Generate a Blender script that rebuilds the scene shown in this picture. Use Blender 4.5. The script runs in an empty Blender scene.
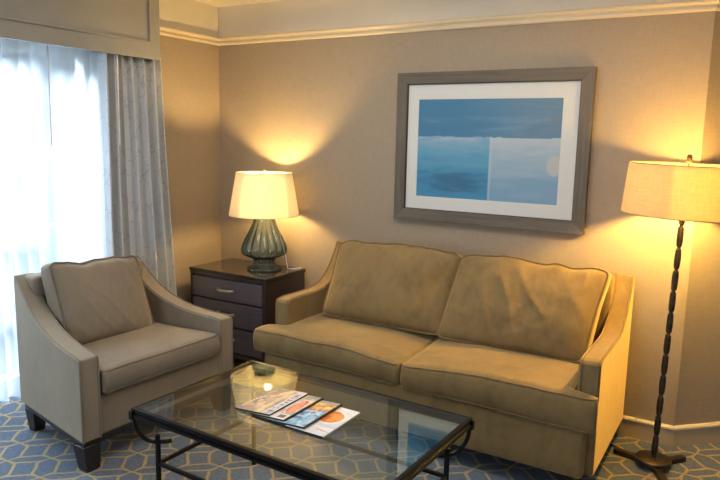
import bpy, bmesh, math, random
from mathutils import Vector, Matrix, noise
random.seed(7)
sc = bpy.context.scene
COL = sc.collection
PI = math.pi

# ------------------------------------------------------------------ helpers
def link(o):
    COL.objects.link(o)
    return o

def tag(o, label=None, cat=None, group=None, kind=None):
    if label: o['label'] = label
    if cat: o['category'] = cat
    if group: o['group'] = group
    if kind: o['kind'] = kind
    return o

def thing(name, label, cat, loc=(0, 0, 0), rz=0.0, group=None):
    o = link(bpy.data.objects.new(name, None))
    o.empty_display_size = .1
    o.location = loc
    o.rotation_euler = (0, 0, rz)
    return tag(o, label, cat, group)

def obj(name, geo, mat, parent=None, smooth=True, bevel=0, seg=2, subsurf=0, angle=40, label=None):
    v, f = geo
    me = bpy.data.meshes.new(name)
    me.from_pydata([tuple(p) for p in v], [], f)
    me.validate()
    bm = bmesh.new(); bm.from_mesh(me)
    bmesh.ops.recalc_face_normals(bm, faces=bm.faces)
    bm.to_mesh(me); bm.free()
    for m in (mat if isinstance(mat, (list, tuple)) else [mat]):
        me.materials.append(m)
    o = link(bpy.data.objects.new(name, me))
    if parent: o.parent = parent
    if bevel:
        m = o.modifiers.new('bevel', 'BEVEL'); m.width = bevel; m.segments = seg
        m.limit_method = 'ANGLE'; m.angle_limit = math.radians(35)
        m.harden_normals = False
    if subsurf:
        m = o.modifiers.new('sub', 'SUBSURF'); m.levels = subsurf; m.render_levels = subsurf
    if smooth:
        me.polygons.foreach_set('use_smooth', [True] * len(me.polygons))
        if not subsurf:
            try:
                me.set_sharp_from_angle(angle=math.radians(angle))
            except Exception:
                pass
    if label: o['label'] = label
    return o

def join(*gs):
    V, F = [], []
    for v, f in gs:
        n = len(V)
        V += list(v)
        F += [tuple(i + n for i in q) for q in f]
    return V, F

def xf(geo, M):
    return [M @ Vector(p) for p in geo[0]], geo[1]

def box(x0, x1, y0, y1, z0, z1):
    v = [(x0, y0, z0), (x1, y0, z0), (x1, y1, z0), (x0, y1, z0), (x0, y0, z1), (x1, y0, z1), (x1, y1, z1), (x0, y1, z1)]
    return v, [(0, 3, 2, 1), (4, 5, 6, 7), (0, 1, 5, 4), (1, 2, 6, 5), (2, 3, 7, 6), (3, 0, 4, 7)]

def frustum(cx, cy, z0, z1, a0, b0, a1, b1, dx=0, dy=0):
    """tapered block: half sizes a0,b0 at z0 and a1,b1 at z1, top shifted by dx,dy"""
    v = []
    for z, a, b, ox, oy in ((z0, a0, b0, 0, 0), (z1, a1, b1, dx, dy)):
        v += [(cx + ox - a, cy + oy - b, z), (cx + ox + a, cy + oy - b, z), (cx + ox + a, cy + oy + b, z), (cx + ox - a, cy + oy + b, z)]
    return v, box(0, 1, 0, 1, 0, 1)[1]

def prism(poly, fn0, fn1):
    """poly list of 2D points, fn0/fn1 map a point to 3D on each of the two sides"""
    n = len(poly)
    v = [fn0(*p) for p in poly] + [fn1(*p) for p in poly]
    f = [tuple(range(n)), tuple(range(2 * n - 1, n - 1, -1))]
    f += [(i, (i + 1) % n, n + (i + 1) % n, n + i) for i in range(n)]
    return v, f

def lathe(prof, segs=32, center=(0, 0, 0), lobe=None, cap=True):
    V, F = [], []
    for r, z in prof:
        for k in range(segs):
            a = 2 * PI * k / segs
            rr = r * (lobe(a, z) if lobe else 1)
            V.append((center[0] + rr * math.cos(a), center[1] + rr * math.sin(a), center[2] + z))
    for i in range(len(prof) - 1):
        for k in range(segs):
            F.append((i * segs + k, i * segs + (k + 1) % segs, (i + 1) * segs + (k + 1) % segs, (i + 1) * segs + k))
    if cap:
        F.append(tuple(range(segs - 1, -1, -1)))
        F.append(tuple((len(prof) - 1) * segs + k for k in range(segs)))
    return V, F

def tube(path, r, segs=8, closed=False):
    P = [Vector(p) for p in path]
    n = len(P)
    V, F = [], []
    t0 = (P[1] - P[0]).normalized()
    up = Vector((0, 0, 1)) if abs(t0.z) < .9 else Vector((1, 0, 0))
    nrm = (up - t0 * up.dot(t0)).normalized()
    for i in range(n):
        a = P[(i - 1) % n] if (closed or i > 0) else P[i]
        b = P[(i + 1) % n] if (closed or i < n - 1) else P[i]
        t = (b - a)
        t = t.normalized() if t.length > 1e-9 else t0
        nrm = nrm - t * nrm.dot(t)
        nrm = nrm.normalized() if nrm.length > 1e-6 else Vector((0, 0, 1))
        bn = t.cross(nrm)
        rr = r[i] if isinstance(r, (list, tuple)) else r
        for k in range(segs):
            an = 2 * PI * k / segs
            V.append(P[i] + nrm * rr * math.cos(an) + bn * rr * math.sin(an))
    m = n if closed else n - 1
    for i in range(m):
        j = (i + 1) % n
        for k in range(segs):
            F.append((i * segs + k, i * segs + (k + 1) % segs, j * segs + (k + 1) % segs, j * segs + k))
    if not closed:
        F.append(tuple(range(segs - 1, -1, -1)))
        F.append(tuple((n - 1) * segs + k for k in range(segs)))
    return V, F

def lin(h, r, n):
    """coordinates from -h to h, denser in the rounded border r"""
    a = [-h, -h + r * .18, -h + r * .55, -h + r]
    inner = [-h + r + (2 * h - 2 * r) * i / n for i in range(1, n)]
    return a + inner + [-x for x in reversed(a)]

def cushion(a, b, c, r, fn, n=(16, 10, 3), xs=None, ys=None, zs=None):
    """rounded box of half sizes a,b,c; every vertex then goes through fn(x,y,z)"""
    X = xs or lin(a, r, n[0]); Y = ys or lin(b, r, n[1]); Z = zs or lin(c, r, n[2])
    idx, V, F = {}, [], []
    def vid(i, j, k):
        key = (i, j, k)
        if key not in idx:
            idx[key] = len(V)
            V.append(fn(*rnd(X[i], Y[j], Z[k], a, b, c, r)))
        return idx[key]
    I, J, K = len(X) - 1, len(Y) - 1, len(Z) - 1
    for i in range(I):
        for j in range(J):
            for k, s in ((0, 1), (K, -1)):
                q = [vid(i, j, k), vid(i, j + 1, k), vid(i + 1, j + 1, k), vid(i + 1, j, k)]
                F.append(tuple(q[::s]))
    for i in range(I):
        for k in range(K):
            for j, s in ((0, -1), (J, 1)):
                q = [vid(i, j, k), vid(i, j, k + 1), vid(i + 1, j, k + 1), vid(i + 1, j, k)]
                F.append(tuple(q[::s]))
    for j in range(J):
        for k in range(K):
            for i, s in ((0, 1), (I, -1)):
                q = [vid(i, j, k), vid(i, j, k + 1), vid(i, j + 1, k + 1), vid(i, j + 1, k)]
                F.append(tuple(q[::s]))
    return V, F

def rnd(x, y, z, a, b, c, r):
    ix = max(-a + r, min(a - r, x)); iy = max(-b + r, min(b - r, y)); iz = max(-c + r, min(c - r, z))
    d = Vector((x - ix, y - iy, z - iz))
    if d.length < 1e-9: return x, y, z
    m = max(abs(d.x), abs(d.y), abs(d.z))
    d = d.normalized() * m
    return ix + d.x, iy + d.y, iz + d.z

def loop_pts(a, b, n=24, rc=.02):
    """rounded rectangle outline in 2D, densely sampled"""
    pts = []
    def seg(p, q, m):
        for i in range(m):
            t = i / m
            pts.append((p[0] + (q[0] - p[0]) * t, p[1] + (q[1] - p[1]) * t))
    seg((-a + rc, -b), (a - rc, -b), n)
    for k in range(4): t = -PI / 2 + PI / 2 * k / 4; pts.append((a - rc + rc * math.cos(t), -b + rc + rc * math.sin(t)))
    seg((a, -b + rc), (a, b - rc), n)
    for k in range(4): t = PI / 2 * k / 4; pts.append((a - rc + rc * math.cos(t), b - rc + rc * math.sin(t)))
    seg((a - rc, b), (-a + rc, b), n)
    for k in range(4): t = PI / 2 + PI / 2 * k / 4; pts.append((-a + rc + rc * math.cos(t), b - rc + rc * math.sin(t)))
    seg((-a, b - rc), (-a, -b + rc), n)
    for k in range(4): t = PI + PI / 2 * k / 4; pts.append((-a + rc + rc * math.cos(t), -b + rc + rc * math.sin(t)))
    return pts

def sstep(a, b, x):
    t = max(0, min(1, (x - a) / (b - a)))
    return t * t * (3 - 2 * t)

def fbm(p, s, octv=3, seed=0.0):
    v, amp = 0.0, 1.0
    q = Vector(p) * s + Vector((seed * 7.3, seed * 3.1, seed * 5.7))
    for _ in range(octv):
        v += amp * noise.noise(q); q = q * 2.03; amp *= .5
    return v

# ------------------------------------------------------------------ materials
class N:
    """small node-graph writer"""
    def __init__(s, name):
        s.m = bpy.data.materials.new(name); s.m.use_nodes = True
        s.t = s.m.node_tree; s.t.nodes.clear()
        s.out = s.t.nodes.new('ShaderNodeOutputMaterial')
    def n(s, typ, **kw):
        x = s.t.nodes.new(typ)
        for k, v in kw.items(): setattr(x, k, v)
        return x
    def set(s, node, **ins):
        for k, v in ins.items():
            sock = node.inputs[k.replace('_', ' ')]
            if isinstance(v, bpy.types.NodeSocket): s.t.links.new(v, sock)
            else: sock.default_value = v
        return node
    def lk(s, a, b): s.t.links.new(a, b)
    def math(s, op, a, b=None, c=None, clamp=False):
        x = s.n('ShaderNodeMath', operation=op, use_clamp=clamp)
        for i, v in enumerate((a, b, c)):
            if v is None: continue
            if isinstance(v, bpy.types.NodeSocket): s.lk(v, x.inputs[i])
            else: x.inputs[i].default_value = v
        return x.outputs[0]
    def coords(s, kind='Object', scale=(1, 1, 1), rot=(0, 0, 0)):
        tc = s.n('ShaderNodeTexCoord')
        mp = s.n('ShaderNodeMapping')
        s.lk(tc.outputs[kind], mp.inputs[0])
        mp.inputs['Scale'].default_value = scale
        mp.inputs['Rotation'].default_value = rot
        return mp.outputs[0]
    def noise(s, vec, scale, detail=3, rough=.55, dist=0):
        x = s.n('ShaderNodeTexNoise')
        s.set(x, Vector=vec, Scale=scale, Detail=detail, Roughness=rough, Distortion=dist)
        return x.outputs['Fac']
    def ramp(s, fac, stops):
        x = s.n('ShaderNodeValToRGB')
        s.lk(fac, x.inputs[0])
        e = x.color_ramp.elements
        while len(e) < len(stops): e.new(.5)
        for el, (p, c) in zip(e, stops):
            el.position = p; el.color = (*c, 1) if len(c) == 3 else c
        return x.outputs[0]
    def mix(s, fac, a, b):
        x = s.n('ShaderNodeMix', data_type='RGBA')
        for sock, v in ((x.inputs[0], fac), (x.inputs[6], a), (x.inputs[7], b)):
            if isinstance(v, bpy.types.NodeSocket): s.lk(v, sock)
            else: sock.default_value = (*v, 1) if isinstance(v, tuple) and len(v) == 3 else v
        return x.outputs[2]
    def bump(s, h, strength=.3, dist=.002):
        x = s.n('ShaderNodeBump')
        s.set(x, Height=h, Strength=strength, Distance=dist)
        return x.outputs[0]
    def bsdf(s, color, rough=.5, **kw):
        x = s.n('ShaderNodeBsdfPrincipled')
        if isinstance(color, bpy.types.NodeSocket): s.lk(color, x.inputs['Base Color'])
        else: x.inputs['Base Color'].default_value = (*color, 1)
        if isinstance(rough, bpy.types.NodeSocket): s.lk(rough, x.inputs['Roughness'])
        else: x.inputs['Roughness'].default_value = rough
        for k, v in kw.items():
            sock = x.inputs[k.replace('_', ' ')]
            if isinstance(v, bpy.types.NodeSocket): s.lk(v, sock)
            elif isinstance(v, tuple) and len(v) == 3 and sock.type == 'RGBA': sock.default_value = (*v, 1)
            else: sock.default_value = v
        return x.outputs[0]
    def end(s, sh):
        s.lk(sh, s.out.inputs[0]); return s.m

def sc3(c, k): return tuple(min(1, x * k) for x in c)

def plain(name, c, rough=.5, var=.08, scale=30, **kw):
    g = N(name); v = g.coords()
    f = g.noise(v, scale)
    col = g.ramp(f, [(.3, sc3(c, 1 - var)), (.7, sc3(c, 1 + var))])
    return g.end(g.bsdf(col, rough, **kw))

def wallpaper():
    g = N('wallpaper_woven')
    tc = g.coords()
    a = g.noise(g.coords(scale=(220, 220, 14)), 1, 2)       # vertical slubs
    b = g.noise(g.coords(scale=(16, 16, 260)), 1, 2)        # horizontal slubs
    big = g.noise(tc, 1.6, 2)
    w = g.math('ADD', g.math('MULTIPLY', a, .5), g.math('MULTIPLY', b, .5))
    col = g.ramp(w, [(.30, (.30, .242, .176)), (.5, (.345, .280, .206)), (.70, (.385, .315, .236))])
    col = g.mix(g.math('MULTIPLY', big, .10), col, (.36, .295, .222))
    return g.end(g.bsdf(col, .55, Specular_IOR_Level=.35, Normal=g.bump(w, .25, .001)))

def carpet():
    g = N('carpet_trellis')
    P = .192
    tc = g.n('ShaderNodeTexCoord')
    mp = g.n('ShaderNodeMapping'); mp.vector_type = 'TEXTURE'
    g.lk(tc.outputs['Object'], mp.inputs[0])
    mp.inputs['Location'].default_value = (1.715, -1.025, 0)
    mp.inputs['Rotation'].default_value = (0, 0, math.radians(41))
    wob = g.noise(tc.outputs['Object'], 9, 2)
    sp = g.n('ShaderNodeSeparateXYZ'); g.lk(mp.outputs[0], sp.inputs[0])
    A = g.math('ADD', sp.outputs[0], g.math('MULTIPLY', g.math('SUBTRACT', wob, .5), .02))
    B = g.math('ADD', sp.outputs[1], g.math('MULTIPLY', g.math('SUBTRACT', wob, .5), -.02))
    B = g.math('MULTIPLY', B, P / .178)
    def near(x): # signed distance to nearest multiple of P
        return g.math('SUBTRACT', x, g.math('MULTIPLY', g.math('ROUND', g.math('DIVIDE', x, P)), P))
    def arch(x): # 0 at the knots, 1 mid-way, flattened
        s = g.math('ABSOLUTE', g.math('SINE', g.math('MULTIPLY', x, PI / P)))
        return g.math('MINIMUM', g.math('MULTIPLY', s, 1.45), 1.0)
    def lines(across, along, w, t):
        d = g.math('ABSOLUTE', g.math('SUBTRACT', g.math('ABSOLUTE', near(across)), g.math('MULTIPLY', arch(along), w)))
        return g.math('SUBTRACT', 1.0, g.math('SMOOTH_MIN', g.math('DIVIDE', d, t), 1.0, .25), clamp=True)
    l1 = lines(B, A, .032, .0085)
    l2 = lines(A, B, .047, .0085)
    L = g.math('MAXIMUM', l1, l2)
    L = g.math('MULTIPLY', L, 2.2, clamp=True)
    pile = g.noise(tc.outputs['Object'], 330, 3, .7)
    mid = g.noise(tc.outputs['Object'], 60, 3, .6)
    L = g.math('MULTIPLY', L, g.math('ADD', g.math('MULTIPLY', mid, 1.1), .42), clamp=True)
    blue = g.ramp(g.math('ADD', g.math('MULTIPLY', pile, .55), g.math('MULTIPLY', mid, .45)),
                  [(.32, (.055, .075, .115)), (.52, (.11, .14, .195)), (.72, (.185, .22, .28))])
    gold = g.ramp(pile, [(.3, (.27, .19, .075)), (.7, (.50, .385, .19))])
    col = g.mix(L, blue, gold)
    h = g.math('ADD', pile, g.math('MULTIPLY', L, .4))
    return g.end(g.bsdf(col, .95, Specular_IOR_Level=.1, Sheen_Weight=.15, Normal=g.bump(h, .6, .004)))

def velvet(name, c, cdark, sheen=.6, tint=(1, 1, 1), nap=5.0):
    g = N(name); v = g.coords()
    f = g.noise(v, nap, 4, .6, .6)
    f2 = g.noise(g.coords(scale=(1, 1, .35)), 26, 4, .65, .4)
    fine = g.noise(v, 420, 2)
    s = g.math('ADD', g.math('MULTIPLY', f, .6), g.math('MULTIPLY', f2, .4))
    col = g.ramp(s, [(.30, cdark), (.52, c), (.74, sc3(c, 1.12))])
    h = g.math('ADD', g.math('MULTIPLY', f2, .8), g.math('MULTIPLY', fine, .12))
    return g.end(g.bsdf(col, .8, Specular_IOR_Level=.2, Sheen_Weight=sheen, Sheen_Roughness=.36, Sheen_Tint=tint,
                        Normal=g.bump(h, .35, .006)))

def wood(name, c, c2, rough, axis='x', coat=0.0):
    g = N(name)
    s = {'x': (3, 60, 60), 'y': (60, 3, 60), 'z': (60, 60, 3)}[axis]
    f = g.noise(g.coords(scale=s), 1, 4, .6, .3)
    col = g.ramp(f, [(.3, c2), (.7, c)])
    return g.end(g.bsdf(col, rough, Coat_Weight=coat, Coat_Roughness=.12, Normal=g.bump(f, .12, .001)))

def clear_glass(name, tint=(1, 1, 1), ior=1.5):
    g = N(name)
    t = g.n('ShaderNodeBsdfTransparent'); t.inputs[0].default_value = (*tint, 1)
    r = g.n('ShaderNodeBsdfGlossy'); r.inputs['Roughness'].default_value = 0.0
    r.inputs['Color'].default_value = (.97, 1, 1, 1)
    fr = g.n('ShaderNodeFresnel')     # a thin sheet: both faces reflect alike
    geo = g.n('ShaderNodeNewGeometry')
    g.lk(g.math('ADD', ior, g.math('MULTIPLY', geo.outputs['Backfacing'], 1 / ior - ior)), fr.inputs['IOR'])
    mx = g.n('ShaderNodeMixShader')
    g.lk(fr.outputs[0], mx.inputs[0]); g.lk(t.outputs[0], mx.inputs[1]); g.lk(r.outputs[0], mx.inputs[2])
    return g.end(mx.outputs[0])

def cloth_light(name, c, trans, see=0.0, weave=260, diff=.45, var=.05):
    """fabric that lets light through: diffuse + translucent (+ open weave)"""
    g = N(name); v = g.coords()
    f = g.math('MULTIPLY', g.math('ADD', g.noise(g.coords(scale=(1, 1, .12)), weave, 2), g.noise(g.coords(scale=(.12, .12, 1)), weave, 2)), .5)
    col = g.ramp(f, [(.3, sc3(c, 1 - var)), (.7, sc3(c, 1 + var * .6))])
    d = g.n('ShaderNodeBsdfDiffuse'); g.lk(col, d.inputs[0])
    t = g.n('ShaderNodeBsdfTranslucent')
    colt = g.ramp(f, [(.3, sc3(trans, 1 - var)), (.7, sc3(trans, 1 + var * .6))]); g.lk(colt, t.inputs[0])
    m = g.n('ShaderNodeMixShader'); m.inputs[0].default_value = 1 - diff
    g.lk(d.outputs[0], m.inputs[1]); g.lk(t.outputs[0], m.inputs[2])
    sh = m.outputs[0]
    if see:
        tr = g.n('ShaderNodeBsdfTransparent')
        m2 = g.n('ShaderNodeMixShader'); m2.inputs[0].default_value = see
        g.lk(sh, m2.inputs[1]); g.lk(tr.outputs[0], m2.inputs[2]); sh = m2.outputs[0]
    return g.end(sh)

def drape_cloth():
    g = N('drape_vine_print')
    v = g.coords(scale=(1, 1, .8))
    nz = g.n('ShaderNodeTexNoise'); g.set(nz, Vector=v, Scale=9, Detail=3)
    mx = g.n('ShaderNodeMix', data_type='VECTOR'); mx.inputs[0].default_value = .09
    g.lk(v, mx.inputs[4]); g.lk(nz.outputs['Color'], mx.inputs[5])
    vo = g.n('ShaderNodeTexVoronoi', feature='DISTANCE_TO_EDGE'); g.set(vo, Vector=mx.outputs[1], Scale=13)
    line = g.math('LESS_THAN', vo.outputs['Distance'], .028)
    brk = g.math('GREATER_THAN', g.noise(v, 14, 2), .5)
    L = g.math('MULTIPLY', line, brk)
    wv = g.noise(g.coords(scale=(300, 300, 300)), 1, 2)
    base = g.ramp(wv, [(.3, (.56, .58, .62)), (.7, (.71, .73, .76))])
    col = g.mix(g.math('MULTIPLY', L, .5), base, (.36, .38, .44))
    d = g.bsdf(col, .75, Sheen_Weight=.2, Specular_IOR_Level=.25)
    t = g.n('ShaderNodeBsdfTranslucent'); t.inputs[0].default_value = (.35, .42, .6, 1)
    m = g.n('ShaderNodeMixShader'); m.inputs[0].default_value = .06
    g.lk(d, m.inputs[1]); g.lk(t.outputs[0], m.inputs[2])
    return g.end(m.outputs[0])

def painted(name):
    """uses the colours painted per point on the mesh (printed paper / brushed canvas)"""
    g = N(name)
    a = g.n('ShaderNodeVertexColor'); a.layer_name = 'ink'
    return g, a.outputs[0]

def emit(name, c, s):
    g = N(name); e = g.n('ShaderNodeEmission'); e.inputs[0].default_value = (*c, 1); e.inputs[1].default_value = s
    return g.end(e.outputs[0])

M = {}
M['wallpaper'] = wallpaper()
M['carpet'] = carpet()
M['cream'] = plain('cream_paint', (.70, .655, .56), .7, .03, 4)
M['trim'] = plain('trim_paint', (.72, .62, .45), .4, .03, 6)
M['base'] = plain('baseboard_paint', (.44, .36, .25), .45, .03, 6)
M['ceil'] = plain('ceiling_paint', (.78, .73, .62), .8, .02, 4)
M['white'] = plain('white_paint', (.82, .84, .86), .5, .02, 6)
M['greige'] = plain('greige_lacquer', (.32, .31, .275), .45, .04, 9)
M['sofa'] = velvet('gold_velvet', (.225, .152, .066), (.150, .100, .043), .95, (1.0, .74, .38))
M['sofa_pipe'] = velvet('gold_piping', (.20, .135, .06), (.16, .11, .05), .6, (.95, .68, .32))
M['chair'] = velvet('taupe_chenille', (.25, .205, .155), (.21, .17, .13), .4, (.80, .70, .56), 3.0)
M['chair_pipe'] = velvet('taupe_piping', (.20, .165, .125), (.18, .145, .11), .4, (.80, .70, .56))
M['dark_leg'] = wood('ebonised_wood', (.022, .018, .018), (.012, .010, .011), .4, 'z')
M['espresso'] = wood('espresso_wood', (.034, .024, .030), (.022, .016, .020), .3, 'x', .6)
M['espresso_lit_face'] = wood('espresso_daylit', (.115, .098, .125), (.085, .072, .092), .3, 'x', .6)  # lighter, bluer espresso: daylight on the drawer fronts put into the colour
M['nickel'] = plain('brushed_nickel', (.72, .71, .68), .28, .04, 80, Metallic=1.0)
M['iron'] = plain('dark_iron', (.016, .015, .016), .3, .2, 60, Metallic=.75)
M['bronze'] = plain('aged_bronze', (.055, .038, .024), .42, .35, 45, Metallic=.55)
M['frame'] = wood('grey_driftwood', (.150, .124, .092), (.085, .069, .050), .45, 'x')
M['frame_lip'] = plain('frame_lip', (.03, .028, .026), .4)
M['mat'] = plain('mat_board', (.74, .745, .73), .9, .015, 60)
M['glass'] = clear_glass('table_glass', (.86, .92, .90), 2.0)
M['picture_glass'] = clear_glass('picture_glass', (.99, .99, .99), 1.25)
M['window_glass'] = clear_glass('window_glass', (.97, .99, 1.0), 1.4)
M['shade_cream'] = cloth_light('cream_shade_linen', (.88, .87, .84), (.95, .90, .76), 0, 200, .38, .02)
M['shade_linen'] = cloth_light('oatmeal_shade_linen', (.72, .65, .48), (.70, .61, .40), 0, 150, .45, .14)
M['sheer'] = cloth_light('sheer_voile', (.70, .74, .78), (.80, .87, .93), .28, 400, .33)
M['drape'] = drape_cloth()
M['black_rubber'] = plain('black_rubber', (.015, .015, .016), .5)
M['bulb'] = emit('bulb_glow', (1.0, .64, .22), 900)
M['bulb2'] = emit('bulb_glow_floor', (1.0, .60, .13), 1500)
M['wand'] = plain('white_wand', (.85, .86, .88), .3)
M['paper'] = plain('magazine_paper', (.80, .78, .75), .5, .03, 90)

def vase_glass():
    g = N('smoky_green_glass')
    geo = g.n('ShaderNodeNewGeometry')
    lw = g.n('ShaderNodeLayerWeight'); lw.inputs['Blend'].default_value = .5
    t = g.n('ShaderNodeBsdfTransparent')
    col = g.ramp(lw.outputs['Facing'], [(.15, (.84, .90, .93)), (.55, (.58, .66, .69)), (.85, (.18, .225, .24))])
    g.lk(col, t.inputs[0])
    r = g.n('ShaderNodeBsdfGlossy'); r.inputs['Roughness'].default_value = .03
    fr = g.n('ShaderNodeFresnel')
    g.lk(g.math('ADD', 1.5, g.math('MULTIPLY', geo.outputs['Backfacing'], 1 / 1.5 - 1.5)), fr.inputs['IOR'])
    m = g.n('ShaderNodeMixShader')
    g.lk(fr.outputs[0], m.inputs[0]); g.lk(t.outputs[0], m.inputs[1]); g.lk(r.outputs[0], m.inputs[2])
    d = g.bsdf((.40, .50, .52), .12)
    m2 = g.n('ShaderNodeMixShader'); m2.inputs[0].default_value = .03
    g.lk(m.outputs[0], m2.inputs[1]); g.lk(d, m2.inputs[2])
    return g.end(m2.outputs[0])
M['vase'] = vase_glass()

# ------------------------------------------------------------------ room
H1, H2, XC = 2.107, 2.362, 3.027      # wallpaper top, ceiling, wall corner
FRONT = -6.2
XR = 6.4                              # how far the room goes to the right
q = XR - XC
def struct(name, geo, mat, parent=None, **kw):
    o = obj(name, geo, mat, parent, **kw)
    if parent is None: o['kind'] = 'structure'
    return o

D45 = .9                              # depth of the angled wall
struct('floor', box(-.40, XR, FRONT, 1.2, -.1, 0), M['carpet'], smooth=False)
struct('ceiling', box(-.40, XR, FRONT, 1.2, H2, H2 + .1), M['ceil'], smooth=False)

def two_tone(name, lower, upper, mats):
    v, f = join(lower, upper)
    o = obj(name, (v, f), mats, smooth=False)
    k = len(lower[1])
    for i, p in enumerate(o.data.polygons):
        p.material_index = 0 if i < k else 1
    o['kind'] = 'structure'
    return o
two_tone('wall_back', box(-.40, XC, 0, .12, 0, H1 + .02), box(-.40, XC, 0, .12, H1 + .02, H2), [M['wallpaper'], M['cream']])
def slab45(z0, z1, t0=0.0, t1=.12, ext=0.0):
    # the wall that turns away at 45 degrees behind the floor lamp
    d = Vector((1, 1, 0)).normalized(); n = Vector((-1, 1, 0)).normalized()
    p = Vector((XC, 0, 0))
    a, b = p + n * t0 - d * ext, p + n * t1
    if t0 < 0:  # trim: mitred against the back wall trim
        a = p + n * t0 + d * (t0 * math.tan(PI / 8) * -1) * -1
        b = p
    c, e = a + d * 1.5, b + d * 1.5
    v = [(a.x, a.y, z0), (c.x, c.y, z0), (e.x, e.y, z0), (b.x, b.y, z0), (a.x, a.y, z1), (c.x, c.y, z1), (e.x, e.y, z1), (b.x, b.y, z1)]
    return v, box(0, 1, 0, 1, 0, 1)[1]
two_tone('wall_right', slab45(0, H1 + .02), slab45(H1 + .02, H2), [M['wallpaper'], M['cream']])
# left wall with the tall window opening
WY0, WY1, WZ = -3.08, -.80, 2.02
two_tone('wall_left',
         join(box(-.40, 0, WY1, 0, 0, H1 + .02), box(-.40, 0, FRONT, WY0, 0, H1 + .02), box(-.40, 0, WY0, WY1, WZ, H1 + .02)),
         box(-.40, 0, FRONT, 0, H1 + .02, H2), [M['wallpaper'], M['cream']])

# picture rail: stepped profile swept along the walls (depth d, height z)
RAIL = [(0, H1), (.010, H1), (.017, H1 + .006), (.017, H1 + .016), (.011, H1 + .021), (.011, H1 + .026), (.024, H1 + .031),
        (.030, H1 + .038), (.030, H1 + .046), (.012, H1 + .052), (0, H1 + .056)]
BASE = [(0, 0), (.013, 0), (.013, .088), (0, .088)]
BCAP = [(0, .086), (.015, .086), (.018, .090), (.018, .098), (.011, .105), (0, .107)]
t8 = math.tan(PI / 8)
def rail_back(pr): return prism(pr, lambda d, z: (d, -d, z), lambda d, z: (XC + d * t8, -d, z))
def rail_left(pr, y0): return prism(pr, lambda d, z: (d, -d, z), lambda d, z: (d, y0, z))
def rail_right(pr):
    s = math.sqrt(.5)
    return prism(pr, lambda d, z: (XC + d * t8, -d, z), lambda d, z: (XC + 1.5 * s + d * s, 1.5 * s - d * s, z))
struct('trim_1', rail_back(RAIL), M['trim'], angle=25)
struct('trim_2', rail_left(RAIL, -.67), M['trim'], angle=25)
struct('trim_3', rail_right(RAIL), M['trim'], angle=25)
for nm, fn in (('back', rail_back), ('left', lambda pr: rail_left(pr, -.79)), ('right', rail_right)):
    bb = struct('baseboard_' + nm, fn(BASE), M['base'], angle=25)
    obj('cap_bead', fn(BCAP), M['trim'], bb, angle=25, label='pale cap bead')

# window: tall glazed doors with muntins, in the opening
win = struct('window_1', join(
    box(-.36, -.28, WY0, WY0 + .07, 0, WZ), box(-.36, -.28, WY1 - .07, WY1, 0, WZ),
    box(-.36, -.28, WY0, WY1, WZ - .08, WZ), box(-.36, -.28, WY0, WY1, 0, .10),
    box(-.36, -.28, (WY0 + WY1) / 2 - .07, (WY0 + WY1) / 2 + .07, .10, WZ - .08),
    *[box(-.335, -.305, WY0 + .07, WY1 - .07, z - .014, z + .014) for z in (.52, .94, 1.36, 1.74)],
    *[box(-.335, -.305, y - .012, y + .012, .10, WZ - .08) for y in (-2.5, -1.36)]),
    M['white'], smooth=False)
obj('pane', box(-.322, -.318, WY0 + .05, WY1 - .05, .08, WZ - .06), M['window_glass'], win, smooth=False)

# ------------------------------------------------------------------ valance
VZ = 1.932
val = thing('window_valance', 'painted greige box valance with inset panel above the curtains', 'valance', (0, -1.9, VZ))
y0, y1, zt = -1.5, 1.23, H2 - VZ
obj('box', join(box(.14, .16, y0, y1, 0, zt), box(.002, .14, y1 - .02, y1, 0, zt), box(.002, .14, y0, y0 + .02, 0, zt)),
    M['greige'], val, smooth=False, bevel=.003)
pm = []
yi0, yi1, zi0 = y0 + .08, y1 - .075, .085
for a in (box(.158, .171, yi0, yi1, zi0, zi0 + .010), box(.158, .171, yi1 - .010, yi1, zi0, zt - .03),
          box(.158, .171, yi0, yi0 + .010, zi0, zt - .03), box(.158, .171, yi0, yi1, zt - .04, zt - .03)):
    pm.append(a)
obj('panel_molding', join(*pm), M['greige'], val, smooth=False, bevel=.002)

# ------------------------------------------------------------------ curtains
def folds(ys, z0, z1, nz, fx):
    """sheet over the ys, folded by fx(t, w) -> (x, y) ; w = 0 at top, 1 at hem"""
    V, F = [], []
    n = len(ys)
    for k in range(nz + 1):
        w = k / nz
        z = z1 + (z0 - z1) * w
        for t in ys:
            x, y = fx(t, w)
            V.append((x, y, z))
    for k in range(nz):
        for i in range(n - 1):
            F.append((k * n + i, k * n + i + 1, (k + 1) * n + i + 1, (k + 1) * n + i))
    return V, F

T = [i / 220 for i in range(221)]
dr = thing('window_drape', 'pleated pale grey vine print drape hanging at the corner side of the window', 'curtain', (.08, -.8, 0))
def drape_fx(t, w):
    flare = .07 * w + .05 * w * w
    ya = -1.045 + (-.622 + flare + 1.045) * t - .02 * w * (1 - t)
    ph = 2 * PI * 6.5 * t + .5 * math.sin(5 * t) + .35 * math.sin(3 * w + 4 * t)
    amp = (.036 + .016 * w) * (1 + .35 * math.sin(9 * t + 1))
    x = amp * math.sin(ph) - .012 * math.sin(2 * ph + .6) * (1 - .3 * w) + .006 * fbm((t * 4, w * 2, 0), 1.0)
    return x - .005, ya + .8 + .010 * math.cos(ph)
cl = obj('cloth', folds(T, .012, 1.950, 40, drape_fx), M['drape'], dr, angle=180)
md = cl.modifiers.new('thick', 'SOLIDIFY'); md.thickness = .003
obj('wand', tube([(.045, -.155, 1.948), (.046, -.157, 1.7), (.048, -.160, 1.43)], .0045, 8), M['wand'], dr, label='thin white pull wand')

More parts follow.
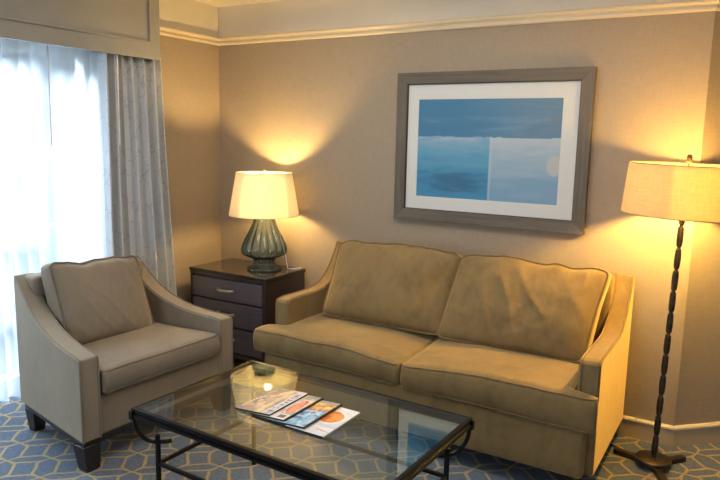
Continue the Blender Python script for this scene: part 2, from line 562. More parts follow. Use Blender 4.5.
def sheer(name, label, ya, yb, nf, wand=None, seed=0.0, tight=None, cx=-.075, am=1.0):
    cy = (ya + yb) / 2
    th = thing(name, label, 'sheer curtain', (cx, cy, 0), 0, 'sheer curtains')
    TT = [i / 320 for i in range(321)]
    def fx(t, w):
        tt = t
        if tight:   # gathered towards one end
            tt = t ** tight
        ph = 2 * PI * nf * t + 1.1 * math.sin(4 * t + seed) + .5 * math.sin(2.2 * w + 7 * t + seed)
        amp = (.016 + .014 * w) * (1 + .4 * math.sin(11 * t + seed))
        amp *= am
        x = amp * math.sin(ph) + .012 * fbm((t * 5, w * 1.5, seed), 1.0) - .015 * w
        y = ya + (yb - ya) * tt + .008 * math.cos(ph)
        return x, y - cy
    obj('cloth', folds(TT, .012, 2.0, 36, fx), M['sheer'], th, angle=180)
    if wand is not None:
        obj('wand', tube([(.06, wand - cy, 1.97), (.062, wand - cy - .006, 1.42)], .0045, 8), M['wand'], th, label='thin white pull wand')
    return th
sheer('sheer_curtain', 'white sheer curtain panel between its pull wand and the grey drape', -1.37, -.83, 5, wand=-1.285, seed=1.3)
sheer('sheer_curtain', 'white sheer curtain panel behind the armchair, farther from the drape', -3.04, -1.22, 17, seed=4.1, tight=.7, cx=-.190, am=.8)

# ------------------------------------------------------------------ sofa
SX, SY = 1.905, -.42
sofa = thing('sofa', 'gold tan velvet two seat sofa with sloping arms below the framed picture', 'sofa', (SX, SY, 0))
def W(x, y, z): return (x - SX, y - SY, z)
sofa_base = obj('base', cushion(.852, .385, .125, .02, lambda x, y, z: (x - .002, y + .0, z + .222 - (.010 + .026 * sstep(-.3, .85, x)) * sstep(-.05, .12, z)), n=(20, 10, 4)), M['sofa'], sofa, angle=60)
obj('back', cushion(.80, .065, .375, .03, lambda x, y, z: (x, y + .315, z + .48), n=(20, 3, 8)), M['sofa'], sofa, angle=60)
ARM = [(-.672, .10), (-.672, .585), (-.660, .600), (-.62, .606), (-.50, .605), (-.38, .604), (-.30, .612), (-.235, .634), (-.18, .672),
       (-.13, .725), (-.09, .780), (-.062, .825), (-.05, .850), (-.035, .852), (-.030, .845), (-.030, .10)]
for s in (-1, 1):
    xo, xi = .885 * s, .795 * s
    AR = [(y - (.075 if s > 0 else -.008) * sstep(-.40, -.64, y), z) for y, z in ARM]
    arm = obj('arm', prism([(y - SY, z) for y, z in AR], lambda y, z: (xo, y, z), lambda y, z: (xi, y, z)), M['sofa'], sofa, bevel=.016, seg=3, angle=50)
    top = [(y - SY, z) for y, z in AR[0:14]]
    # smooth the piping path
    for x in (xo - .010 * s, xi + .010 * s):
        path = []
        for i in range(len(top) - 1):
            for k in range(4):
                t = k / 4
                path.append((x, top[i][0] + (top[i + 1][0] - top[i][0]) * t - (.0005), top[i][1] + (top[i + 1][1] - top[i][1]) * t + .0005))
        obj('piping', tube(path, .0042, 6), M['sofa_pipe'], arm)
# T-shaped seat cushions
def seat_fn(s):
    def fn(x, y, z):
        # x,y,z about the cushion centre (a=.398, b=.355, c=.058); s = side
        u, v = x / .398, y / .355
        outer = u * s
        crown = .018 * max(0, 1 - u ** 4) * max(0, 1 - v ** 4)
        Y = y - .035
        X = x + s * .4
        cut = -.335 if s > 0 else -.245
        ear = sstep(.80, .97, outer) * (1 - sstep(cut - .025, cut, Y))
        X += s * ear * (.112 if s > 0 else .112) - .016
        dip = .026 * math.exp(-((X) / .22) ** 2) * sstep(.25, -.35, Y)
        top = (z + .058) / .116
        w = fbm((X, Y, z), 4.0, 3, 2 + s) * .006 + fbm((X * .6, Y, z * 3), 14.0, 2, 5 + s) * .0018
        Z = .402 + z * 1.06 - (1 - top) * (.008 + .026 * sstep(-.3, .85, X)) + (crown + w) * top - dip * (.5 + .5 * top) + (.006 if s > 0 else -.002) * top
        Y -= .010 * math.sin(max(0, min(1, top)) * PI) * (1 if v < -.8 else 0) - w * .6
        return (X, Y, Z)
    return fn
ysl = [-.355, -.351, -.343, -.333, -.325, -.312, -.30, -.28, -.25, -.235, -.222, -.212, -.205, -.18, -.14, -.08, -.02, .04, .10, .16, .22, .28, .32, .335, .345, .352, .355]
for s in (-1, 1):
    fn = seat_fn(s)
    sc_ = obj('seat_cushion', cushion(.398, .355, .058, .022, fn, n=(26, 10, 3), ys=ysl), M['sofa'], sofa, subsurf=1)
    for zz in (.050, -.050):
        path = [fn(x, y, zz) for x, y in loop_pts(.3945, .3515, 26, .03)]
        obj('piping', tube(path, .0042, 6, True), M['sofa_pipe'], sc_)
# back cushions
def back_fn(cx, cy, cz, a, c, tilt, bulge, seed, skew=0.0, wr=1.0, sag=.0):
    R = Matrix.Rotation(tilt, 4, 'X')
    def fn(x, y, z):
        u, v = x / a, z / c
        k = max(0, 1 - abs(u) ** 2.6) ** .7 * max(0, 1 - abs(v) ** 2.4) ** .7
        # corner ears stay out, side lines pull in a little
        pinch = 1 - .030 * (1 - abs(v) ** 2) * abs(u) ** 3
        cr = 1 - .045 * (abs(u) * abs(v)) ** 7
        pinch *= cr
        pz = cr - .020 * (1 - abs(u) ** 2) * abs(v) ** 3
        yy = y * (1 - .25 * (abs(u) ** 6 + abs(v) ** 6) / 2)
        rg = 1 - abs(noise.noise(Vector((x * 7.5 + z * 5.5 + seed, z * 2.2 - x * 1.6, seed)))) * 1.9
        rg2 = 1 - abs(noise.noise(Vector((x * 13 - z * 7 + seed * 2, z * 4 + x * 2, seed + 5)))) * 1.9
        crease = wr * (fbm((x, y, z), 3.6, 2, seed) * .008 - max(0, rg) ** 4 * .0065 - max(0, rg2) ** 4 * .0035)
        front = y < 0
        edge = max(0, 1 - max(abs(u), abs(v)) ** 5)
        yy += (-bulge if front else bulge * .35) * k + (crease * edge if front else 0)
        low = (1 - v) * .5
        yy += -.035 * low * low if front else 0     # heavier towards the bottom
        zz = z * pz + .017 * wr * fbm((x * 3.5, seed, 0), 1.6, 3) * (1 if v > 0 else 0) - sag * u * u * max(0, v)
        p = R @ Vector((x * pinch + skew * v, yy, zz))
        return (p.x + cx, p.y + cy, p.z + cz)
    return fn
def back_cushion(parent, fn, a, b, c, mat, pmat, n=(44, 3, 30)):
    o = obj('back_cushion', cushion(a, b, c, .030, fn, n=n), mat, parent, subsurf=1)
    path = [fn(x, -b + .004, z) for x, z in loop_pts(a - .004, c - .004, 30, .035)]
    obj('piping', tube(path, .0045, 6, True), pmat, o)
    return o
tl = -.27
back_cushion(sofa, back_fn(-.334, .118, .686, .388, .232, tl, .066, 1.7, skew=.012, wr=1.0, sag=.010), .388, .055, .232, M['sofa'], M['sofa_pipe'])
back_cushion(sofa, back_fn(.404, .112, .684, .384, .236, tl, .066, 5.2, skew=.034, wr=1.4, sag=.018), .384, .055, .236, M['sofa'], M['sofa_pipe'])
for sx in (-1, 1):
    for y in (-.30, .31):
        obj('leg', frustum(sx * .77, y, 0, .105, .026, .026, .034, .034), M['dark_leg'], sofa, bevel=.003)
obj('plinth', box(-.80, .80, -.32, .345, .075, .108), M['dark_leg'], sofa, smooth=False)

# ------------------------------------------------------------------ armchair
CHX, CHY, CHR = .530, -1.312, math.radians(-2.6)
ch = thing('armchair', 'taupe upholstered armchair with curved arms by the sheer curtains', 'armchair', (CHX, CHY, 0), CHR)
def hw(x): return .365 + .100 * (x + .335) / .67
CARM = [(.335, .145), (.335, .505), (.328, .522), (.30, .528), (.23, .533), (.175, .538), (.08, .552), (.0, .572), (-.07, .598), (-.135, .632),
        (-.19, .672), (-.24, .716), (-.28, .756), (-.31, .785), (-.325, .797), (-.335, .795), (-.335, .145)]
for s in (-1, 1):
    ct = .100
    arm = obj('arm', prism(CARM, lambda x, z: (x, s * hw(x), z), lambda x, z: (x, s * (hw(x) - ct), z)), M['chair'], ch, bevel=.014, seg=3, angle=50)
    for off in (.009, ct - .009):
        path = []
        for i in range(0, 14):
            for k in range(4):
                t = k / 4
                x = CARM[i][0] + (CARM[i + 1][0] - CARM[i][0]) * t
                z = CARM[i][1] + (CARM[i + 1][1] - CARM[i][1]) * t
                path.append((x + .0005, s * (hw(x) - off), z + .0005))
        obj('piping', tube(path, .004, 6), M['chair_pipe'], arm)
obj('base', prism([(-.30, .145), (.322, .145), (.322, .335), (-.30, .335)], lambda x, z: (x, hw(x) - .095, z), lambda x, z: (x, -hw(x) + .095, z)),
    M['chair'], ch, bevel=.012, seg=3)
obj('back', cushion(.055, .325, .325, .025, lambda x, y, z: (x - .275, y, z + .472), n=(3, 12, 10)), M['chair'], ch, angle=60)
def cseat(x, y, z):
    u, v = x / .285, y / .352
    top = (z + .058) / .116
    crown = .026 * max(0, 1 - u ** 4) * max(0, 1 - v ** 4)
    w = fbm((x, y, z), 4.0, 3, 8.0) * .005
    X = x + .058
    k = (hw(X) - .108) / .352
    return (X + .012 * math.sin(max(0, min(1, top)) * PI) * (1 if u > .8 else 0), y * k, .396 + z + (crown + w) * top)
seat = obj('seat_cushion', cushion(.285, .352, .058, .022, cseat, n=(16, 22, 3)), M['chair'], ch, subsurf=1)
for zz in (.050, -.050):
    obj('piping', tube([cseat(x, y, zz) for x, y in loop_pts(.2815, .3485, 26, .03)], .004, 6, True), M['chair_pipe'], seat)
RZ = Matrix.Rotation(PI / 2, 4, 'Z')
def cback(x, y, z):
    p = Vector(back_fn(0, 0, 0, .262, .215, -.26, .065, 9.4, wr=1.0, sag=.0)(x, y, z))
    p = RZ @ p
    tilt = -.055 * p.y        # one shoulder of the cushion sits higher
    return (p.x - .135, p.y - .040, p.z + .640 + tilt)
back_cushion(ch, cback, .262, .055, .215, M['chair'], M['chair_pipe'])
obj('plinth', prism([(-.318, .112), (.318, .112), (.318, .147), (-.318, .147)], lambda x, z: (x, hw(x) - .014, z), lambda x, z: (x, -hw(x) + .014, z)),
    M['dark_leg'], ch, bevel=.003)
for s in (-1, 1):
    obj('leg', frustum(.298, s * (hw(.298) - .048), 0, .118, .034, .034, .044, .044, -.016, 0), M['dark_leg'], ch, bevel=.004)
    obj('leg', frustum(-.272, s * (hw(-.272) - .052), 0, .118, .026, .028, .040, .040, .006, s * .002), M['dark_leg'], ch, bevel=.004)

# ------------------------------------------------------------------ side table with drawers
TX0, TX1, TY0, TY1, TZ = .156, .795, -.468, -.060, .650
st = thing('drawer_table', 'dark espresso three drawer side table in the corner between armchair and sofa', 'side table', ((TX0 + TX1) / 2, (TY0 + TY1) / 2, 0))
hx, hy = (TX1 - TX0) / 2, (TY1 - TY0) / 2
obj('body', join(box(-hx + .006, hx - .006, -hy + .018, hy - .004, .105, TZ - .022),
                 box(-hx + .006, -hx + .030, -hy + .004, -hy + .020, .105, TZ - .022), box(hx - .030, hx - .006, -hy + .004, -hy + .020, .105, TZ - .022),
                 box(-hx + .03, hx - .03, -hy + .004, -hy + .020, TZ - .040, TZ - .022), box(-hx + .03, hx - .03, -hy + .004, -hy + .020, .105, .135)),
    M['espresso'], st, smooth=False, bevel=.0015)
obj('top', box(-hx, hx, -hy, hy, TZ - .022, TZ), wood('espresso_polished_top', (.022, .016, .018), (.015, .011, .013), .16, 'x', .6), st, smooth=False, bevel=.003)
for z0, z1 in ((.472, .600), (.308, .460), (.143, .296)):
    d = obj('drawer', box(-hx + .034, hx - .034, -hy - .002, -hy + .018, z0, z1), M['espresso_lit_face'], st, smooth=False, bevel=.0025)
    # thin frame line set into the drawer front
    a0, a1, b0, b1, yf = -hx + .046, hx - .046, z0 + .012, z1 - .012, -hy - .0035
    zc = (z0 + z1) / 2 + .004
    hl = .066
    bar = []
    for i in range(17):
        t = i / 16 * 2 - 1
        bar.append((t * hl, -hy - .010 - .020 * (1 - t ** 4), zc))
    bv, bf = tube(bar, .0065, 8)
    bv = [(p[0], p[1], zc + (p[2] - zc) * 1.35) for p in bv]
    obj('handle', join((bv, bf), box(-hl - .006, -hl + .014, -hy - .013, -hy - .001, zc - .008, zc + .008), box(hl - .014, hl + .006, -hy - .013, -hy - .001, zc - .008, zc + .008)),
        M['nickel'], d, angle=40, label='brushed nickel pull')
for sx in (-1, 1):
    for sy in (-1, 1):
        obj('leg', frustum(sx * (hx - .035), sy * (hy - .035), 0, .108, .018, .018, .026, .026), M['espresso'], st, bevel=.002)

# ------------------------------------------------------------------ table lamp
LX, LY = .590, -.235
lamp = thing('table_lamp', 'lit table lamp with smoky green fluted glass base on the dark drawer table', 'table lamp', (LX, LY, TZ))
prof = [(.104, .001), (.108, .006), (.106, .012), (.094, .020), (.076, .030), (.067, .042), (.066, .055), (.071, .070), (.090, .082), (.118, .092), (.136, .103), (.143, .118), (.1435, .134),
        (.139, .155), (.130, .178), (.118, .205), (.104, .232), (.091, .258), (.080, .282), (.071, .305), (.066, .325), (.066, .338)]
def smooth_prof(p, k=3):
    out = []
    for i in range(len(p) - 1):
        for j in range(k):
            t = j / k
            p0 = p[max(0, i - 1)]; p1 = p[i]; p2 = p[i + 1]; p3 = p[min(len(p) - 1, i + 2)]
            out.append(tuple(.5 * ((2 * p1[c]) + (-p0[c] + p2[c]) * t + (2 * p0[c] - 5 * p1[c] + 4 * p2[c] - p3[c]) * t * t + (-p0[c] + 3 * p1[c] - 3 * p2[c] + p3[c]) * t ** 3) for c in (0, 1)))
    return out + [p[-1]]
NL = 14
def lobe(a, z): return 1 - .085 * (1 - abs(math.cos(NL * a / 2))) ** 1.2 * sstep(.345, .25, z)
sp_ = smooth_prof([(r * 1.04, z) for r, z in prof])
inner = [(max(.01, r - .007), max(.012, z + (.004 if z < .02 else 0))) for r, z in reversed(sp_)]
ov, of = lathe(sp_ + inner, 112, lobe=lobe, cap=False)
nP = len(sp_ + inner)
of.append(tuple(range(111, -1, -1))); of.append(tuple((nP - 1) * 112 + k for k in range(112)))
obj('base', (ov, of), M['vase'], lamp, angle=60, label='smoky green fluted glass base')
obj('cap', lathe([(.060, .336), (.068, .338), (.068, .346), (.030, .352), (.016, .358), (.016, .395)], 28), M['nickel'], lamp)
obj('socket', join(tube([(.012, 0, .385), (.035, -.01, .388)], .006, 8), lathe([(.016, .384), (.018, .388), (.018, .404), (.012, .408)], 16, center=(.035, -.01, 0))), M['nickel'], lamp)
zb, ztp = .352, .622
RB, RT = .222, .177
shd = obj('lamp_shade', lathe([(RB, zb), (RB - .0005, zb + .006), (RT + .0005, ztp - .006), (RT, ztp), (RT - .003, ztp), (RB - .003, zb), (RB, zb)], 72, cap=False), M['shade_cream'], lamp, label='cream drum shade')
def ring(r, z, rt=.002): return tube([(r * math.cos(2 * PI * k / 48), r * math.sin(2 * PI * k / 48), z) for k in range(48)], rt, 6, True)
obj('diffuser', lathe([(.045, zb + .014), (RB - .006, zb + .010), (RB - .006, zb + .012), (.045, zb + .016)], 56, cap=False), cloth_light('diffuser_paper', (.9, .86, .76), (.95, .90, .76), .55, 200, .25, .01), shd)  # added disc that brightens the shade's reflection in the coffee table glass
obj('spider', join(ring(RT - .004, ztp - .008), *[tube([(0, 0, ztp - .008), ((RT - .004) * math.cos(a), (RT - .004) * math.sin(a), ztp - .008)], .0018, 6) for a in (.4, 2.5, 4.6)],
                   tube([(-.05 * math.sin(t * PI) if t < .5 else -.05 * math.sin(t * PI), 0, .385 + (ztp - .008 - .385) * t) for t in [i / 12 for i in range(13)]], .002, 6),
                   tube([(.05 * math.sin(t * PI), 0, .385 + (ztp - .008 - .385) * t) for t in [i / 12 for i in range(13)]], .002, 6)), M['nickel'], shd)
obj('finial', lathe([(.004, ztp - .01), (.004, ztp), (.009, ztp + .004), (.010, ztp + .010), (.006, ztp + .016), (.001, ztp + .019)], 16), M['nickel'], shd)
obj('bulb', lathe([(.012, .400), (.014, .415), (.024, .435), (.031, .458), (.030, .478), (.020, .496), (.004, .503)], 24, center=(.035, -.01, 0)), M['bulb'], lamp, label='glowing warm bulb')
obj('cord', tube([(.060, .05, .33), (.085, .06, .22), (.118, .075, .08), (.125, .085, .006), (.15, .11, .0035), (.17, .150, .0035), (.175, .165, .0035)], .0028, 6), M['wand'], lamp, label='thin clear cord')

# ------------------------------------------------------------------ floor lamp
FX, FY = 2.973, -.283
fl = thing('floor_lamp', 'lit bronze floor lamp with beaded pole and linen drum shade beside the sofa', 'floor lamp', (FX, FY, 0))
obj('base', lathe([(.072, .020), (.079, .024), (.079, .040), (.074, .044), (.012, .047), (.010, .055)], 40), M['bronze'], fl)
for a in (math.radians(166), math.radians(50), math.radians(-67)):
    obj('foot', xf(box(.045, .185, -.017, .017, 0, .026), Matrix.Rotation(a, 4, 'Z')), M['bronze'], fl, bevel=.003)
ZS0, ZS1 = 1.196, 1.416
pp = [(.011, .046), (.012, .06)]
nb = 12
z = .055; step = (1.245 - .055) / nb
for k in range(nb):
    z0 = .055 + k * step
    pp += [(.0075, z0 + .002), (.0120, z0 + .008), (.0138, z0 + step * .30), (.0138, z0 + step * .70), (.0120, z0 + step - .008), (.0075, z0 + step - .002)]
pp = pp[2:] + [(.0075, 1.25)]
pole = obj('pole', lathe([(.011, .044), (.011, .054)] + pp, 10), M['bronze'], fl, angle=28)
obj('socket', lathe([(.009, 1.245), (.020, 1.252), (.020, 1.285), (.014, 1.29)], 20), M['bronze'], fl)
RFB, RFT = .256, .243
fs = obj('lamp_shade', lathe([(RFB, ZS0), (RFB, ZS0 + .005), (RFT, ZS1 - .005), (RFT, ZS1), (RFT - .003, ZS1), (RFB - .003, ZS0), (RFB, ZS0)], 88, cap=False), M['shade_linen'], fl, label='oatmeal linen drum shade')
obj('trim_band', join(ring(RFT - .001, ZS1, .0022), ring(RFB - .001, ZS0, .0022)), plain('shade_band', (.30, .22, .10), .7), fs)
obj('diffuser', lathe([(.004, ZS1 - .012), (RFT - .006, ZS1 - .012), (RFT - .006, ZS1 - .010), (.004, ZS1 - .010)], 48, cap=False), cloth_light('diffuser_linen', (.8, .74, .55), (.86, .74, .5), .45, 200, .3), fs)
obj('spider', join(*[tube([(0, 0, ZS1 - .016), ((RFT - .004) * math.cos(a), (RFT - .004) * math.sin(a), ZS1 - .016)], .002, 6) for a in (.7, 2.8, 4.9)],
                   *[tube([(s * .055 * math.sin(t * PI), 0, 1.27 + (ZS1 - .016 - 1.27) * t) for t in [i / 12 for i in range(13)]], .002, 6) for s in (-1, 1)]), M['bronze'], fs)
obj('finial', lathe([(.004, ZS1 - .018), (.004, ZS1 + .006), (.010, ZS1 + .010), (.012, ZS1 + .022), (.012, ZS1 + .036), (.008, ZS1 + .044), (.001, ZS1 + .046)], 12), M['bronze'], fs, angle=28)
obj('bulb', lathe([(.012, 1.288), (.014, 1.298), (.026, 1.315), (.033, 1.335), (.031, 1.352), (.020, 1.366), (.004, 1.371)], 24), M['bulb2'], fl, label='glowing warm bulb')
obj('cord', tube([(-.06, .02, .030), (-.10, .045, .007), (-.15, .075, .0045), (-.20, .11, .0045), (-.27, .15, .0045), (-.33, .21, .0045), (-.42, .25, .0045)], .0042, 6), M['black_rubber'], fl)

for ob in [c for c in fl.children if c.name.split('.')[0] in ('pole', 'socket', 'lamp_shade', 'bulb')]:
    ob.rotation_euler = (0, math.radians(1.2), 0)      # the pole leans a little
# ------------------------------------------------------------------ coffee table
CT = thing('coffee_table', 'glass topped dark iron coffee table in front of the sofa', 'coffee table', (1.875, -1.588, 0), math.radians(-1.6))
ha, hb, TT_ = .551, .340, .470
fr = []
def rim(z0, z1, out, inn):
    return [box(-out[0], out[0], -out[1], -inn[1], z0, z1), box(-out[0], out[0], inn[1], out[1], z0, z1),
            box(-out[0], -inn[0], -inn[1], inn[1], z0, z1), box(inn[0], out[0], -inn[1], inn[1], z0, z1)]
g1 = rim(TT_ - .013, TT_ - .001, (ha, hb), (ha - .015, hb - .015)) + rim(TT_ - .035, TT_ - .024, (ha + .003, hb + .003), (ha - .013, hb - .013)) + rim(TT_ - .026, TT_ - .011, (ha - .004, hb - .004), (ha - .011, hb - .011))
g1 += [frustum(sx * (ha - .003), sy * (hb - .003), TT_ - .046, TT_ - .012, .010, .010, .010, .010) for sx in (-1, 1) for sy in (-1, 1)]
obj('frame', join(*g1), M['iron'], CT, smooth=False, bevel=.0015)
obj('glass_top', box(-ha + .017, ha - .017, -hb + .017, hb - .017, TT_ - .009, TT_ - .001), M['glass'], CT, smooth=False, label='clear glass top')
lx, ly = ha - .068, hb - .066
for sx in (-1, 1):
    for sy in (-1, 1):
        x, y = sx * lx, sy * ly
        leg = obj('leg', lathe([(.0105, 0), (.0105, .318), (.0085, .322), (.0085, .336), (.0105, .340), (.0105, .354), (.006, .358)], 14, center=(x, y, 0)), M['iron'], CT)
        # quarter-round scroll from the corner of the frame down to the leg and a little past it
        cxp, cyp = sx * (ha - .008), sy * (hb - .008)
        path = []
        for k in range(13):
            t = k / 12 * PI / 2
            w = 1 - math.cos(t)
            path.append((cxp + (x - cxp) * w, cyp + (y - cyp) * w, .424 - .098 * math.sin(t)))
        path += [(x - sx * .022, y - sy * .020, .325), (x - sx * .040, y - sy * .036, .328)]
        obj('bracket', tube(path, .0085, 8), M['iron'], leg)
zs = .238
for sy in (-1, 1): obj('stretcher', box(-lx, lx, sy * ly - .007, sy * ly + .007, zs - .007, zs + .007), M['iron'], CT, smooth=False, bevel=.001)
for sx in (-1, 1): obj('stretcher', box(sx * lx - .007, sx * lx + .007, -ly, ly, zs - .007, zs + .007), M['iron'], CT, smooth=False, bevel=.001)

# ------------------------------------------------------------------ magazines
gm, cm_ = painted('magazine_cover_print')
M['cover'] = gm.end(gm.bsdf(cm_, .5, Specular_IOR_Level=.35))
def ink(o, fn, nu, nv):
    at = o.data.color_attributes.new('ink', 'FLOAT_COLOR', 'POINT')
    for j in range(nv + 1):
        for i in range(nu + 1):
            at.data[j * (nu + 1) + i].color = (*fn(i / nu, j / nv), 1)
def grid(x0, x1, z_or_y, fnp, nu, nv):
    V = [fnp(i / nu, j / nv) for j in range(nv + 1) for i in range(nu + 1)]
    F = [(j * (nu + 1) + i, j * (nu + 1) + i + 1, (j + 1) * (nu + 1) + i + 1, (j + 1) * (nu + 1) + i) for j in range(nv) for i in range(nu)]
    return V, F
def mixc(a, b, t): return tuple(a[i] + (b[i] - a[i]) * t for i in range(3))
def blk(u, v, n, seed):   # rows of small irregular strokes, the unreadable lettering of the titles
    return noise.noise(Vector((u * 3, v * n, seed))) + .6 * noise.noise(Vector((u * 14, v * n * 1.7, seed + 4)))
def cov1(u, v):
    n1 = fbm((u * 1.2 - v * .9, v * .5 + u * .3, 0), 4, 3, 1.0); n2 = fbm((u, v, 1), 9, 3, 2.0)
    c = mixc((.42, .30, .21), (.83, .58, .36), sstep(-.35, .4, n1))
    c = mixc(c, (.25, .19, .15), sstep(.15, .45, n2) * .6)
    if u < .5: c = mixc(c, (.62, .36, .29), sstep(.1, .5, n2) * .8)
    if u < .30: c = mixc(c, (.22, .21, .19), sstep(-.1, .35, n1 + n2) * .85)
    if .52 < u < .66: c = mixc(c, (.86, .66, .40), .6)
    if u > .76:
        c = (.66, .64, .66)
        if .80 < u < .95 and blk(u, v, 17, 3.0) > .12: c = (.16, .14, .17)
        if v > .88: c = (.70, .62, .58)
    return c
def cov2(u, v):
    c = (.72, .66, .60)
    n = fbm((u, v, 0), 5, 3, 6.0)
    if n > .15: c = (.55, .40, .30)
    du, dv = (u - .77) / .13, (v - .52 - .35 * (u - .77)) / .26
    if du * du + dv * dv < 1: c = mixc((.68, .14, .06), (.85, .34, .18), sstep(-.4, .4, n))
    if u > .6 and v < .20: c = (.80, .77, .74)
    if .70 < u < .90 and .05 < v < .155: c = (.24, .13, .09)
    if v > .82: c = mixc((.60, .50, .30), (.30, .30, .28), sstep(-.2, .3, n))
    if u > .955: c = (.02, .02, .02)  # shadow line below this cover's right edge, painted in
    return c
def cov3(u, v):
    n = fbm((u, v, 0), 7, 3, 9.0)
    c = mixc((.17, .40, .62), (.52, .68, .78), sstep(-.4, .5, n))
    if .18 < v < .62 and blk(u, v, 13, 8.0) > .28: c = (.10, .17, .42)
    if v > .58:
        c = mixc((.85, .50, .10), (.46, .20, .20), sstep(-.2, .35, n))
        if blk(u, v, 15, 2.0) > .25: c = (.90, .66, .18)
        if blk(u, v, 12, 5.0) > .4: c = (.22, .28, .48)
    if v > .9: c = (.42, .36, .34)
    if u > .965: c = (.02, .02, .025)  # painted shadow where this cover overlaps the next magazine
    return c
def cov4(u, v):
    n = fbm((u, v, 0), 5, 3, 12.0)
    c = mixc((.70, .70, .78), (.80, .80, .86), sstep(-.4, .4, n))
    d = math.hypot((u - .58) / 1.45, v - .62)
    if d < .245: c = (.86, .84, .82)
    if d < .205: c = mixc((.68, .17, .04), (.83, .36, .11), sstep(-.4, .4, n + .2))
    if u > .55 and .28 < v < .36: c = mixc(c, (.55, .57, .68), .6)
    if u > .66 and .14 < v < .20 and blk(u, v, 20, 1.0) > .1: c = (.66, .40, .34)
    return c
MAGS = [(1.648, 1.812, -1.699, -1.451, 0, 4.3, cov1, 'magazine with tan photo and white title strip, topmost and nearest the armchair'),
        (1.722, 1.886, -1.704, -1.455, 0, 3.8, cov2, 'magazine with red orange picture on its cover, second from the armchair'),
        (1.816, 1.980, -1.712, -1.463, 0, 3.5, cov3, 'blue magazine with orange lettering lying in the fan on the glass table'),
        (1.901, 2.065, -1.720, -1.470, 0, 0, cov4, 'white magazine with orange soup bowl at the sofa end of the fan')]
for x0, x1, ya, yb, rz, ti, fn, lab in MAGS:
    w, h = x1 - x0, yb - ya
    t = .005
    m = thing('magazine', lab, 'magazine', (x0, (ya + yb) / 2, TT_ - .0008), math.radians(rz), 'magazines fanned on the glass table')
    m.rotation_euler = (0, -math.radians(ti), math.radians(rz))
    obj('pages', box(.0006, w - .0006, -h / 2 + .0006, h / 2 - .0006, .0002, t - .0004), M['paper'], m, smooth=False)
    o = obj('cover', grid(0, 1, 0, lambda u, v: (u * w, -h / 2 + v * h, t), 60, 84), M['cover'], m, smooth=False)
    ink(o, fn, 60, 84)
    s = o.modifiers.new('thick', 'SOLIDIFY'); s.thickness = .0004; s.offset = -1
    obj('spine_shadow_edge', join(box(0, w, -h / 2 - .0012, -h / 2 + .0008, 0, t + .0002), box(w - .0008, w + .0008, -h / 2, h / 2, 0, t)) if fn is not cov4 else box(0, w, -h / 2 - .0012, -h / 2 + .0008, 0, t + .0002), M['black_rubber'], m, smooth=False, label='dark bound edge and shadow line')  # front strip is the binding; right strip stands in for shadow between magazines

# ------------------------------------------------------------------ framed picture
px0, px1, pz0, pz1 = 1.4184, 2.5253, 1.0328, 1.8768
pw, ph_ = px1 - px0, pz1 - pz0
pic = thing('framed_picture', 'framed abstract blue seascape print with white mat hanging above the sofa', 'picture', ((px0 + px1) / 2, 0, pz0))
fw = .062
a, b = pw / 2, ph_
outer = [(-a, 0), (a, 0), (a, b), (-a, b)]
def board(k):
    o0, o1 = outer[k], outer[(k + 1) % 4]
    c = (0, b / 2)
    def inset(p, d): return (p[0] - math.copysign(d, p[0]), p[1] + (d if p[1] < c[1] else -d))
    V = []
    for p in (o0, o1):
        i = inset(p, fw)
        V += [(p[0], -.001, p[1]), (p[0], -.036, p[1]), (i[0], -.030, i[1]), (i[0], -.001, i[1])]
    return V, [(0, 1, 5, 4), (1, 2, 6, 5), (2, 3, 7, 6), (3, 0, 4, 7), (0, 3, 2, 1), (4, 5, 6, 7)]
wx, wz = M['frame'], wood('grey_driftwood_upright', (.150, .124, .092), (.085, .069, .050), .45, 'z')
for k in range(4):
    obj('frame_board', board(k), wx if k % 2 == 0 else wz, pic, smooth=False, bevel=.001)
ai, bi0, bi1 = a - fw, fw, b - fw
obj('frame_lip', join(box(-ai - .001, -ai + .005, -.024, -.004, bi0, bi1), box(ai - .005, ai + .001, -.024, -.004, bi0, bi1), box(-ai, ai, -.024, -.004, bi0 - .001, bi0 + .005), box(-ai, ai, -.024, -.004, bi1 - .005, bi1 + .001)),
    M['frame_lip'], pic, smooth=False)
mw, mt = .072, .078
mwr, mtt = .089, .088
obj('mat_board', join(box(-ai, -ai + mw, -.014, -.011, bi0, bi1), box(ai - mwr, ai, -.014, -.011, bi0, bi1), box(-ai + mw, ai - mwr, -.014, -.011, bi0, bi0 + mt), box(-ai + mw, ai - mwr, -.014, -.011, bi1 - mtt, bi1)),
    M['mat'], pic, smooth=False, label='white mat border')
gp, cp = painted('seascape_print')
M['art'] = gp.end(gp.bsdf(cp, .6))
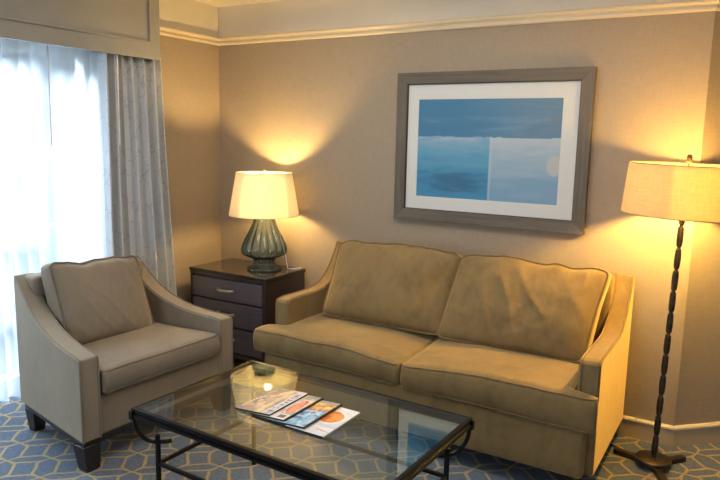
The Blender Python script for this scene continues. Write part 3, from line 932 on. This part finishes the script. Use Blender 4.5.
def art(u, v):
    s1 = fbm((u * .7, v * 3.2, 0), 3.2, 4, 3.0); s2 = fbm((u * 2.2, v * 8, 1), 3.0, 3, 7.0); big = fbm((u, v, 2), 1.8, 2, 4.0)
    if v > .625 - .004 * s2:
        c = mixc((.055, .225, .42), (.115, .265, .43), sstep(.15, .8, u + .3 * big))
        c = mixc(c, (.24, .41, .56), sstep(.0, .75, s1) * sstep(.95, .65, v) * .75)
        c = mixc(c, (.24, .31, .44), sstep(.60, .78, u) * .35 * sstep(-.5, .5, s2))
        if u > .86: c = mixc(c, (.17, .24, .33), sstep(.1, .4, s2) * .6)
    else:
        edge = sstep(.08, .0, .625 - v)
        if u < .530 + .003 * s2:
            c = mixc((.06, .30, .56), (.14, .41, .62), sstep(.20, .50, v + .12 * s1))
            c = mixc(c, (.30, .47, .65), sstep(.42, .60, v + .08 * s2) * .7)
            d = math.hypot((u - .26) / .24, (v - .17) / .10)
            c = mixc(c, (.03, .13, .26), sstep(1.5, .2, d + .8 * s2 + .3 * s1) * .75)
            c = mixc(c, (.52, .62, .70), edge * sstep(-.5, .6, s2) * .8)
        else:
            c = mixc((.24, .43, .63), (.38, .54, .68), sstep(.08, .42, v + .2 * s1))
            c = mixc(c, (.55, .63, .70), sstep(.36, .60, v + .10 * s2) * .8)
            c = mixc(c, (.60, .66, .70), edge * .6)
            d = math.hypot((u - .965) / .050, (v - .37) / .105)
            c = mixc(c, (.60, .62, .62), sstep(1.05, .8, d))
            if u < .545: c = mixc(c, (.58, .66, .74), .5)
    return tuple(max(0, x * .88) for x in c)
ax0, ax1, az0, az1 = -ai + mw - .001, ai - mwr + .001, bi0 + mt - .001, bi1 - mtt + .001
ao = obj('print', grid(0, 1, 0, lambda u, v: (ax0 + (ax1 - ax0) * u, -.0105, az0 + (az1 - az0) * v), 180, 120), M['art'], pic, smooth=False, label='abstract blue seascape in four fields')
ink(ao, art, 180, 120)
s = ao.modifiers.new('thick', 'SOLIDIFY'); s.thickness = .001
obj('picture_glass', box(-ai + .001, ai - .001, -.0185, -.0165, bi0 + .001, bi1 - .001), M['picture_glass'], pic, smooth=False)

# ------------------------------------------------------------------ light
w = bpy.data.worlds.new('World'); sc.world = w; w.use_nodes = True
bg = w.node_tree.nodes['Background']
bg.inputs[0].default_value = (.86, .90, 1.0, 1); bg.inputs[1].default_value = .16

def area(name, loc, target, sx, sy, power, color):
    L = bpy.data.lights.new(name, 'AREA'); L.shape = 'RECTANGLE'; L.size = sx; L.size_y = sy; L.energy = power; L.color = color
    o = link(bpy.data.objects.new(name, L)); o.location = loc
    o.rotation_euler = (Vector(target) - Vector(loc)).to_track_quat('-Z', 'Y').to_euler()
    return o
area('daylight', (-1.75, -1.8, 3.3), (.5, -1.7, .6), 3.4, 1.9, 900, (.80, .91, 1.0))
area('overhead_fill', (1.9, -1.25, H2 - .03), (1.9, -1.25, 0), 1.6, .8, 19, (1.0, .94, .84))  # added unseen fill below the ceiling, lifts the wall and cushion tops
area('rear_fill', (1.9, -6.0, 1.6), (1.6, -1.0, .9), 1.3, 1.6, 32, (.82, .92, 1.0))  # added cool fill behind the camera, no window stands there

# ------------------------------------------------------------------ camera
f_, yaw, pit, rol = 660.023, .539891, .153111, .0216654
R_ = Vector((.85586491, .51675609, .02141026)); U_ = Vector((-.09696235, .11965383, .98806946)); F_ = Vector((-.50802909, .84772997, -.1525134))
cam = bpy.data.cameras.new('Camera')
cam.sensor_fit = 'HORIZONTAL'; cam.sensor_width = 36; cam.lens = f_ / 720 * 36
cam.clip_start = .02
co = link(bpy.data.objects.new('Camera', cam))
m3 = Matrix((R_, U_, -F_)).transposed()
co.matrix_world = Matrix.Translation((3.27039, -3.510802, 1.5)) @ m3.to_4x4()
sc.camera = co

vs = sc.view_settings
sc.display_settings.display_device = 'sRGB'
vs.view_transform = 'Standard'; vs.look = 'None'; vs.gamma = 1; vs.use_curve_mapping = False
vs.exposure = 0.42
sc.cycles.use_denoising = True
sc.cycles.max_bounces = 12
sc.cycles.transparent_max_bounces = 24
sc.cycles.sample_clamp_indirect = 6
sc.cycles.caustics_reflective = False
sc.cycles.caustics_refractive = False
